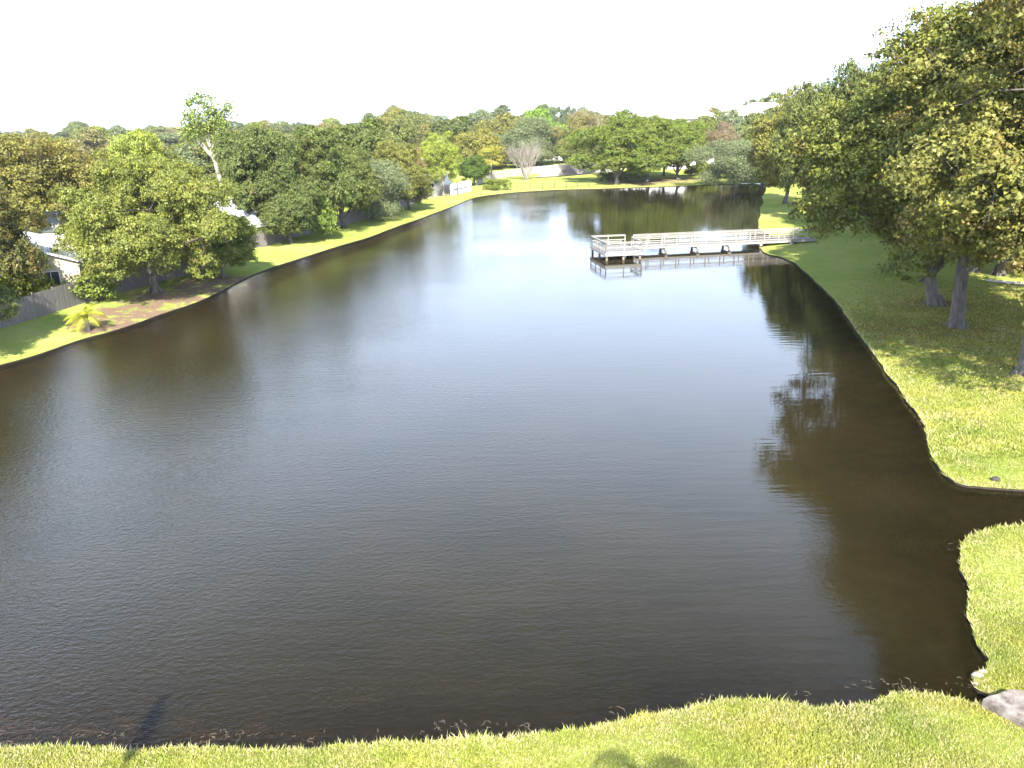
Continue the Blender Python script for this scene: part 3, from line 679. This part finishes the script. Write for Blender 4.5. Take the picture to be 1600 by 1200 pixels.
def fence(line, H, mat, label, pl=2.4, yoff=0):
    W_ = [on_ground(x, y) for x, y in line]
    root = empty('fence', W_[0], 0, label, 'fence', None)
    k = (mat, H)
    if k not in PM: PM[k] = (picket_panel(2.4, H, M[mat]), post_mesh(H + .05, M[mat]))
    pm_, po_ = PM[k]
    for a, b in zip(W_[:-1], W_[1:]):
        L = (b - a).xy.length; n = max(1, round(L / pl)); ang = math.atan2(b.y - a.y, b.x - a.x)
        for i in range(n):
            q = a.lerp(b, i / n); q.z = ground_z(q.x, q.y) - .02
            o = link('panel', pm_, root); o.location = q - W_[0]; o.rotation_euler = (0, 0, ang + random.uniform(-.01, .01)); o.scale = (L / n / 2.4 * .975, 1, random.uniform(.97, 1.03))
            o2 = link('post', po_, root); back = Vector((math.sin(ang), -math.cos(ang), 0)) * -.13; o2.location = q - W_[0] + back; o2.rotation_euler = (0, 0, ang)
    return root
fence([(-260, 585), (-60, 532), (0, 514), (60, 496), (120, 477), (190, 457), (250, 441), (300, 428), (340, 414)], 1.9, 'wood', 'long weathered grey picket fence behind the left lawn, nearest the viewer')
fence([(392, 388), (418, 385), (436, 378), (452, 372)], 1.9, 'wood', 'short sunlit grey fence piece beside the small gabled house')
fence([(452, 372), (500, 362), (530, 354), (565, 345), (600, 332), (640, 320)], 1.9, 'wood', 'grey picket fence under the dense clump of oaks on the left bank')
fence([(640, 320), (664, 311), (690, 305), (702, 302)], 1.9, 'palewood', 'bleached picket fence left of the white panel fence')
fence([(745, 290), (762, 282), (800, 276), (850, 270), (900, 266), (950, 262)], 2.0, 'palewood', 'long pale plank fence along the gardens at the far end of the lake')
fence([(950, 262), (1010, 262), (1060, 261), (1120, 262)], 2.0, 'palewood', 'pale fence glimpsed between the trunks of the far-shore oaks')
# white solid panel fence with dark posts
W_ = [on_ground(x, y) for x, y in ((703, 306), (737, 298))]
root = empty('panel_fence', W_[0], math.atan2(W_[1].y - W_[0].y, W_[1].x - W_[0].x), 'white panel fence with dark rails beside the lime-green tree', 'fence')
L = (W_[1] - W_[0]).xy.length; n = max(2, round(L / 4)); 
for i in range(n + 1):
    MB().box(i * L / n - .07, i * L / n + .07, -.07, .07, -.3, 2.5).build('post', M['dark'], root)
    if i < n:
        MB().box(i * L / n + .08, (i + 1) * L / n - .08, -.02, .02, .05, 2.3).build('panel', M['white'], root)
        MB().box(i * L / n + .08, (i + 1) * L / n - .08, -.09, -.025, 1.0, 1.1).build('rail', M['dark'], root)
# low wire fence on the far shore
Wl = [on_ground(x, y) for x, y in ((790, 297), (866, 294.5), (885, 293), (902, 291), (920, 290), (937, 288.5))]
root = empty('wire_fence', Wl[0], 0, 'low black wire fence with thin posts on the far lawn', 'fence')
for a, b in zip(Wl[:-1], Wl[1:]):
    L = (b - a).length; n = max(1, round(L / 3.0))
    for i in range(n):
        q = a.lerp(b, i / n) - Wl[0]; MB().box(q.x - .06, q.x + .06, q.y - .06, q.y + .06, q.z - .2, q.z + 1.3).build('post', M['dark'], root)
    m = MB()
    for z in (.15, .7, 1.22): m.beam(a - Wl[0] + Vector((0, .0, z)), b - Wl[0] + Vector((0, 0, z)), .03, .04)
    m.build('wire', M['dark'], root)

# ------------------------------------------------------------------ houses
def house(px, py, rz, w, d, hw, rh, wall, roof, label, name='house', wins=(), hip=False, over=.4, door=None, y=None):
    p = on_ground(px, py) if y is None else Vector((px, py, ground_z(px, py)))
    t = empty(name, p, rz, label, 'house'); mb = MB(); W2, D2 = w / 2, d / 2
    if hip: mb.box(-W2, W2, -D2, D2, -.3, hw)
    else:
        mb.add([(-W2, -D2, -.3), (W2, -D2, -.3), (W2, D2, -.3), (-W2, D2, -.3), (-W2, -D2, hw), (W2, -D2, hw), (W2, D2, hw), (-W2, D2, hw), (-W2, 0, hw + rh), (W2, 0, hw + rh)],
               [(0, 1, 5, 4), (2, 3, 7, 6), (0, 4, 8, 7, 3), (1, 2, 6, 9, 5)])
    mb.build('wall', M[wall], t)
    r = MB(); o = over; th = .14; a, b = W2 + o, D2 + o; e = hw - rh * o / D2
    if hip:
        k = min(a, b) * .95; top = [(-a + k, 0), (a - k, 0)]
        r.add([(-a, -b, hw), (a, -b, hw), (a, b, hw), (-a, b, hw), (-a + k, 0, hw + rh), (a - k, 0, hw + rh), (-a, -b, hw - th), (a, -b, hw - th), (a, b, hw - th), (-a, b, hw - th)],
              [(0, 1, 5, 4), (1, 2, 5), (2, 3, 4, 5), (3, 0, 4), (6, 9, 8, 7), (0, 6, 7, 1), (1, 7, 8, 2), (2, 8, 9, 3), (3, 9, 6, 0)])
    else:
        u = .03
        P = [(-b, e + u), (0, hw + rh + u), (b, e + u), (b, e + u + th), (0, hw + rh + u + th), (-b, e + u + th)]
        vs = [(-a, y_, z_) for y_, z_ in P] + [(a, y_, z_) for y_, z_ in P]
        r.add(vs, [(0, 6, 7, 1), (1, 7, 8, 2), (2, 8, 9, 3), (3, 9, 10, 4), (4, 10, 11, 5), (5, 11, 6, 0), (5, 0, 1, 4), (4, 1, 2, 3), (10, 7, 6, 11), (9, 8, 7, 10)])
        if roof == 'metalroof':
            s = -a + .4
            while s < a:
                for sg in (-1, 1): r.beam((s, 0, hw + rh + u + th + .02), (s, sg * b, e + u + th + .02), .04, .05)
                s += .5
    r.build('roof', M[roof], t)
    for side, x, z, ww, wh in wins:      # side: 'f' = -y, 'l' = -x, 'r' = +x
        rot = {'f': 0, 'l': -math.pi / 2, 'r': math.pi / 2}[side]; base = {'f': (x, -D2, z), 'l': (-W2, x, z), 'r': (W2, x, z)}[side]
        X = Matrix.Translation(base) @ Matrix.Rotation(rot, 4, 'Z')
        f = MB(); b_ = .07
        for q in ((-ww / 2 - b_, ww / 2 + b_, -b_, 0), (-ww / 2 - b_, ww / 2 + b_, wh, wh + b_), (-ww / 2 - b_, -ww / 2, 0, wh), (ww / 2, ww / 2 + b_, 0, wh), (-.025, .025, 0, wh)):
            f.box(q[0], q[1], -.07, .02, q[2], q[3], X)
        fo = f.build('window', M['white'], t); MB().box(-ww / 2, ww / 2, -.03, .01, 0, wh, X).build('pane', M['glass'], fo)
    if door:
        x, z0 = door; f = MB().box(x - .5, x + .5, -D2 - .05, -D2 + .02, 0, 2.1).build('door', M['white'], t)
        MB().box(x + .36, x + .42, -D2 - .1, -D2 - .05, 1.0, 1.06).build('handle', M['dark'], f)
    return t
house(52, 452, R_(-62), 11, 8, 2.9, 1.5, 'beige', 'shingle', 'beige house with a pale roof and small window behind the grey fence at the left', wins=(('f', -3.5, 1.0, 1.1, 1.1), ('r', -1.5, 1.0, 1.2, 1.2), ('r', 1.8, 1.0, 1.2, 1.2), ('f', 2, 1.0, 1.5, 1.2)), door=(0, 0))
house(150, 432, R_(12), 11, 7, 2.8, 1.3, 'cream', 'white', 'white-roofed house seen through the limbs of the spreading live oak', wins=(('f', -3, 1, 1.3, 1.1), ('f', 2.5, 1, 1.3, 1.1)), door=(0, 0))
house(10, 398, R_(20), 12, 8, 2.9, 1.6, 'cream', 'shingle', 'pale house half hidden far behind the oaks at the left edge', wins=(('f', -3, 1, 1.3, 1.1), ('f', 3, 1, 1.3, 1.1)))
house(302, 385, R_(15), 12, 8, 2.8, 1.5, 'cream', 'shingle', 'pale house glimpsed behind the right limbs of the spreading live oak', wins=(('f', -3, 1, 1.3, 1.1), ('f', 3, 1, 1.3, 1.1)))
house(388, 382, R_(70), 5.2, 4.2, 2.6, 1.4, 'redwood', 'metalroof', 'small red-brown gabled shed with a pale ribbed metal roof', name='shed', wins=(('l', 0, 1, .7, .8),), over=.55)
house(383, 360, R_(-8), 9, 7, 3.0, 1.5, 'cream', 'metalroof', 'house with a flat-looking pale metal roof behind the red-brown shed', wins=(('f', -2, 1, 1.2, 1.1), ('f', 2, 1, 1.2, 1.1)))
house(668, 301, R_(-12), 9, 7, 2.8, 1.0, 'cream', 'white', 'low pale house behind the bleached fence left of the lime-green tree', wins=(('f', -2.5, 1, 1.2, 1.1), ('f', 2, 1, 1.2, 1.1)))
house(1092, 262, R_(4), 22, 10, 3.4, 2.2, 'white', 'white', 'long white house behind the bush right of the far-shore oaks', wins=(('f', -7, 1, 1.4, 1.2), ('f', -2, 1, 1.4, 1.2), ('f', 4, 1, 1.4, 1.2), ('f', 8, 1, 1.4, 1.2)))
house(985, 262, R_(4), 18, 10, 3.4, 2.2, 'cream', 'white', 'white house seen between the trunks of the far-shore oaks', wins=(('f', -5, 1, 1.4, 1.2), ('f', 3, 1, 1.4, 1.2)))
house(870, 250, R_(-6), 16, 9, 3.2, 2.0, 'cream', 'shingle', 'pale house behind the leafless tree and the long pale fence', wins=(('f', -4, 1, 1.4, 1.2), ('f', 3, 1, 1.4, 1.2)))
def big(px, y, topy, eavey, w, d, rz, label):
    p = sight(px, 300, 0); x = p.x / p.y * y
    zt = height_at(x, y, topy); ze = height_at(x, y, eavey)
    house(x, y, rz, w, d, ze, zt - ze, 'cream', 'shingle', label, name='apartment_building', hip=True, over=1.0, y=True,
          wins=[('f', xx, zz, 1.6, 1.5) for zz in (1.0, 4.2, 7.4, 10.6) if zz + 2 < ze for xx in np.arange(-w / 2 + 3, w / 2 - 2, 4.0)])
big(1038, 300, 168, 189, 34, 18, R_(3), 'large building with a broad white hipped roof on the skyline above the far-shore oaks')
big(1182, 255, 164, 184, 20, 14, R_(-30), 'tall building with a steep white roof on the skyline left of the right-hand oaks')

# ------------------------------------------------------------------ pier
DZ = .80
def seg_deck(a, b, w, root):
    d = (b - a); L = d.length; q = Matrix.Translation(a) @ Matrix.Rotation(math.atan2(d.y, d.x), 4, 'Z'); mb = MB(); x = 0
    while x < L - .05: mb.box(x, min(L, x + .14), 0, w, -.045 + random.uniform(-.003, .003), random.uniform(-.003, .003), q); x += .148
    o = mb.build('deck', M['deckwood'], root)
    m2 = MB()
    for yy in (.03, w / 2, w - .08): m2.box(0, L, yy, yy + .05, -.29, -.05, q)
    m2.build('joist', M['pierwood'], root); return q
def railing(a, b, root, spacing=1.83, H=1.12):
    d = b - a; L = d.length; n = max(1, round(L / spacing)); u = d.normalized()
    for i in range(n + 1):
        q = a + u * (L * i / n); mm = Matrix.Translation(q) @ Matrix.Rotation(math.atan2(u.y, u.x), 4, 'Z')
        MB().box(-.05, .05, -.05, .05, -.28, H - .04, mm).build('post', M['pierwood'], root)
    sd = Vector((-u.y, u.x, 0)) * .0
    for z, h_, w_ in ((H, .04, .15), (H - .12, .09, .04), (H * .52, .085, .04), (.12, .085, .04)):
        MB().beam(a + Vector((0, 0, z)) + sd, b + Vector((0, 0, z)) + sd, w_, h_).build('rail', M['pierwood'], root)
A = sight(987, 386, DZ); B = sight(1276, 373, DZ)          # near edge of the walkway
u = (B - A).normalized(); v = Vector((-u.y, u.x, 0))
pier = empty('fishing_pier', A, 0, 'weathered pale wooden pier with railings reaching from the right bank to a square platform', 'pier')
def loc(s, t, z=0): return u * s + v * t + Vector((0, 0, z))
LW = (B - A).length; WW = 1.9
seg_deck(loc(0, 0), loc(LW, 0), WW, pier)
Lr = LW * .945
railing(loc(.0, .06), loc(Lr, .06), pier); railing(loc(.8, WW - .06), loc(Lr, WW - .06), pier)
FL = sight(925, 400.5, DZ - .25) - A; FR = sight(975, 398.5, DZ - .25) - A; BL = sight(944, 362, DZ + 1.1) - A; BR = sight(994, 360, DZ + 1.1) - A
for q in (FL, FR, BL, BR): q.z = 0
s0 = FL.dot(u); s1 = FR.dot(u); t0 = FL.dot(v); t1 = WW + 1.2
s1 = 0.0; s0 = -(FR - FL).length - .6
t0 = -3.6; t1 = WW + .4
seg_deck(loc(s0, t0, .001), loc(s1, t0, .001), t1 - t0, pier)
k = .06
railing(loc(s0 + k, t0 + k), loc(s1 - k, t0 + k), pier); railing(loc(s0 + k, t0 + k), loc(s0 + k, t1 - k), pier); railing(loc(s0 + k, t1 - k), loc(s1 - k, t1 - k), pier)
railing(loc(s1 - k, t0 + k), loc(s1 - k, -.1), pier)
for (bx0, bx1, by) in ((s0 + .5, s1 - .5, t1 - .55),):
    m = MB(); X = Matrix.Rotation(math.atan2(u.y, u.x), 4, 'Z'); m.box(bx0, bx1, by, by + .35, .42, .47, X)
    for xx in (bx0 + .1, (bx0 + bx1) / 2, bx1 - .2): m.box(xx, xx + .09, by + .05, by + .3, .01, .42, X)
    m.build('bench', M['pierwood'], pier)
def pil(s, t):
    q = loc(s, t); MB().tube([(q.x, q.y, -3), (q.x, q.y, -.05)], [.13, .13], 8).build('piling', M['piling'], pier, True)
for i in range(6):
    for t_ in (.12, WW - .12): pil(.25 + i * LW * .17, t_)
    MB().box(.1 + i * LW * .17, .4 + i * LW * .17, -.1, WW + .1, -.52, -.295, Matrix.Rotation(math.atan2(u.y, u.x), 4, 'Z')).build('cross_beam', M['pierwood'], pier)
for s_ in (s0 + .2, (s0 + s1) / 2, s1 - .2):
    for t_ in (t0 + .2, (t0 + t1) / 2, t1 - .2): pil(s_, t_)
m = MB(); X = Matrix.Rotation(math.atan2(u.y, u.x), 4, 'Z')
m.box(s0, s1, t0 - .06, t0 - .005, -.32, 0, X); m.box(s0 - .06, s0 - .005, t0, t1, -.32, 0, X); m.build('fascia', M['pierwood'], pier)

# thin summer haze: one closed box round camera and scene
hz = MB().box(-1500, 1500, -300, 2500, -6, 46)
hm, nt, out = newmat('haze'); pv = N(nt, 'ShaderNodeVolumePrincipled'); pv.inputs['Color'].default_value = (.93, .96, 1, 1); pv.inputs['Density'].default_value = .00008
nt.links.new(pv.outputs[0], out.inputs['Volume']); tag(hz.build('haze', hm), 'thin pale haze over the lake and the far woods', 'haze', kind='stuff')

# ------------------------------------------------------------------ near shore: grass, slab, reeds, stone
def grass_blades():
    rg = np.random.default_rng(4)
    def region(xr, yr, n, hmul):
        P = np.column_stack([rg.uniform(*xr, n), rg.uniform(*yr, n)]); P = P[~in_poly(P, SHC)]
        # keep what the photograph can see
        q = np.column_stack([P, np.full(len(P), .3 - CAMZ)]) @ np.array(CR)      # world -> camera
        u_ = q[:, 0] / -q[:, 2] * FPX + 800; v_ = 600 - q[:, 1] / -q[:, 2] * FPX
        P = P[(u_ > -60) & (u_ < 1680) & (v_ < 1290)]
        return P, np.full(len(P), hmul)
    R = [region((-14, 17), (12.5, 19.5), 540000, 1.05), region((11, 34), (17, 31), 290000, 1.2), region((15, 52), (30.5, 64), 520000, 1.75)]
    R = [(p[k], h_[k]) for p, h_ in R for k in [rg.random(len(p)) < np.clip((64 - p[:, 1]) / 22, 0, 1)]]
    P = np.vstack([r[0] for r in R]); hm = np.concatenate([r[1] for r in R]); n = len(P)
    d = shore_dist(P); z = np.where(d < .06, .09, land_z(d)) - .01
    h = rg.uniform(.035, .085, n) * hm; wd = rg.uniform(.010, .022, n) * hm; a = rg.uniform(0, 6.283, n)
    edge = np.exp(-d / .15); h *= 1 + .9 * edge
    lean = rg.normal(size=(n, 2)) * .6
    t = np.column_stack([np.cos(a), np.sin(a), np.zeros(n)]) * wd[:, None]
    b = np.column_stack([P, z]); tip = b + np.column_stack([lean * h[:, None], h])
    V = np.stack([b - t, b + t, tip], 1).reshape(-1, 3); F = np.arange(3 * n).reshape(n, 3)
    var = np.repeat(np.clip(rg.random(n) * .9 + edge * rg.random(n) * .6, 0, 1), 3)
    return mesh_np('grass', V, F, M['blades'], {'var': ('FLOAT', var)})
tag(link('grass', grass_blades()), 'sunlit yellow-green grass of the near banks', 'grass', kind='stuff')

# concrete slab (broken headwall) at the bottom right
c = [sight(x, y, .38) for x, y in ((1536, 1092), (1578, 1077), (1650, 1088), (1660, 1150), (1600, 1128))]
mb = MB(); rd = random.Random(2); top = []; bot = []
for i in range(len(c)):
    for s in range(4):
        q = c[i].lerp(c[(i + 1) % len(c)], s / 4); j = .02 if s else 0
        top.append((q.x + rd.uniform(-j, j), q.y + rd.uniform(-j, j), q.z + rd.uniform(-.008, .008))); bot.append((q.x, q.y, .05))
nn = len(top); mb.add(top + bot, [tuple(range(nn))] + [(i, i + nn, (i + 1) % nn + nn, (i + 1) % nn) for i in range(nn)])
tag(mb.build('concrete_slab', M['concrete']), 'stained grey concrete slab at the water edge in the bottom right corner', 'slab')

def lump(name, loc_, sx, sy, sz, mat, label, cat, seed, group=None):
    rd = random.Random(seed); mb = MB(); n = 10; rings = 6; vs = []
    for i in range(1, rings):
        ph = math.pi * i / rings
        for k in range(n):
            a = 6.283 * k / n; r = 1 + rd.uniform(-.14, .14); vs.append((math.sin(ph) * math.cos(a) * sx * r, math.sin(ph) * math.sin(a) * sy * r, math.cos(ph) * sz * r))
    vs += [(0, 0, sz), (0, 0, -sz)]; fs = [(i * n + k, (i + 1) * n + k, (i + 1) * n + (k + 1) % n, i * n + (k + 1) % n) for i in range(rings - 2) for k in range(n)]
    T_ = len(vs) - 2; fs += [(T_, k, (k + 1) % n) for k in range(n)] + [(T_ + 1, (rings - 2) * n + (k + 1) % n, (rings - 2) * n + k) for k in range(n)]
    mb.add(vs, fs); o = mb.build(name, M[mat], None, True); o.location = loc_; return tag(o, label, cat, group)
p = on_ground(1555, 751); lump('dark_stone', p + Vector((0, 0, .06)), .2, .13, .12, 'stone', 'small dark stone alone on the grass by the inlet at the right', 'stone', 1)
for i, (x, y, s, lab) in enumerate(((1527, 1056, .16, 'pale stone at the tip of the grass spit above the concrete slab'), (1536, 1050, .13, 'pale stone just behind the stone at the tip of the grass spit'), (1524, 1068, .09, 'smallest pale stone at the waterline below the grass spit tip'))):
    lump('pale_stone', sight(x, y, .12), s, s * .7, s * .6, 'palebark', lab, 'stone', 5 + i)

# dead reeds and weed floating along the near shore
rd = random.Random(8); mb = MB()
for (x, y, n, s) in ((985, 1110, 16, 1.0), (700, 1135, 26, 1.3), (815, 1140, 14, .8), (760, 1140, 8, .8), (350, 1150, 26, 1.6), (180, 1150, 12, .8), (1270, 1090, 8, 1.0), (1400, 1072, 30, 1.6), (1440, 1072, 20, 1.2), (1515, 1070, 12, .7), (60, 1150, 14, 1.2), (470, 1160, 12, 1.0), (1495, 862, 8, .5), (560, 1150, 10, 1.2), (1100, 1092, 8, .8)):
    for _ in range(n * 2 // 3):
        c = sight(x + rd.gauss(0, 24 * s), y + rd.gauss(0, 6), .005)
        if not in_poly(np.array([[c.x, c.y]]), SHC)[0]: continue
        a = rd.uniform(0, 6.28); L = rd.uniform(.05, .18); P = [c, c + Vector((math.cos(a) * L * .5, math.sin(a) * L * .5, rd.uniform(.0, .04))), c + Vector((math.cos(a + .7) * L, math.sin(a + .7) * L, rd.uniform(0, .06)))]
        mb.tube(P, [.0022, .003, .0015], 3, False)
tag(mb.build('dead_reeds', M['twig']), 'loose dead reeds and twigs lying in the shallows along the near shore', 'reeds', kind='stuff')
# brown water weed lying just under the surface
mb = MB(); rd = random.Random(4)
for (x, y, w_, h_) in ((20, 1135, 60, 22), (130, 1140, 30, 10), (195, 1130, 22, 8), (290, 1128, 22, 6), (400, 1140, 26, 6), (330, 1148, 40, 8), (480, 1147, 22, 5), (470, 1045, 60, 9), (290, 1040, 60, 14), (560, 1090, 60, 14), (120, 1060, 60, 14), (700, 1070, 80, 16), (1400, 750, 90, 16), (1430, 850, 60, 14), (1540, 780, 40, 8)):
    c = sight(x, y, -.06)
    for _ in range(int(w_ * 9)):
        q = sight(x + rd.gauss(0, w_ * .45), y + rd.gauss(0, h_ * .5), -.06 - rd.random() * .08)
        if not in_poly(np.array([[q.x, q.y]]), SHC)[0]: continue
        a = rd.uniform(0, 6.28); L = rd.uniform(.05, .22); e = Vector((math.cos(a), math.sin(a), rd.uniform(-.15, .1))) * L; s_ = Vector((-math.sin(a), math.cos(a), 0)) * rd.uniform(.005, .014)
        mb.add([q - s_, q + s_, q + e + s_, q + e - s_], [(0, 1, 2, 3)])
tag(mb.build('water_weed', M['weed']), 'brown water weed just under the surface of the near shallows', 'water weed', kind='stuff')

rg = np.random.default_rng(21); P = []
for (tx, ty, rr_) in ((32.5, 56, 7), (34.9, 63, 7), (32, 47, 7), (26, 52, 5)):
    P.append(np.column_stack([rg.normal(tx, rr_ * .6, 2600), rg.normal(ty, rr_ * .6, 2600)]))
P = np.vstack(P); P = P[~in_poly(P, SHC)]; n = len(P); c = np.column_stack([P, land_z(shore_dist(P)) + .06 + rg.random(n) * .05])
lo_ = link('fallen_leaves', leaves(c, np.tile([0, 0, 1.], (n, 1)), .10, np.column_stack([rg.random(n), rg.random(n), rg.random(n)]), rg, 'fallen_leaves', outw=3)); lo_.color = (.16, .10, .04, .5)
tag(lo_, 'brown fallen leaves scattered on the lawn under the right bank oaks', 'fallen leaves', kind='stuff')
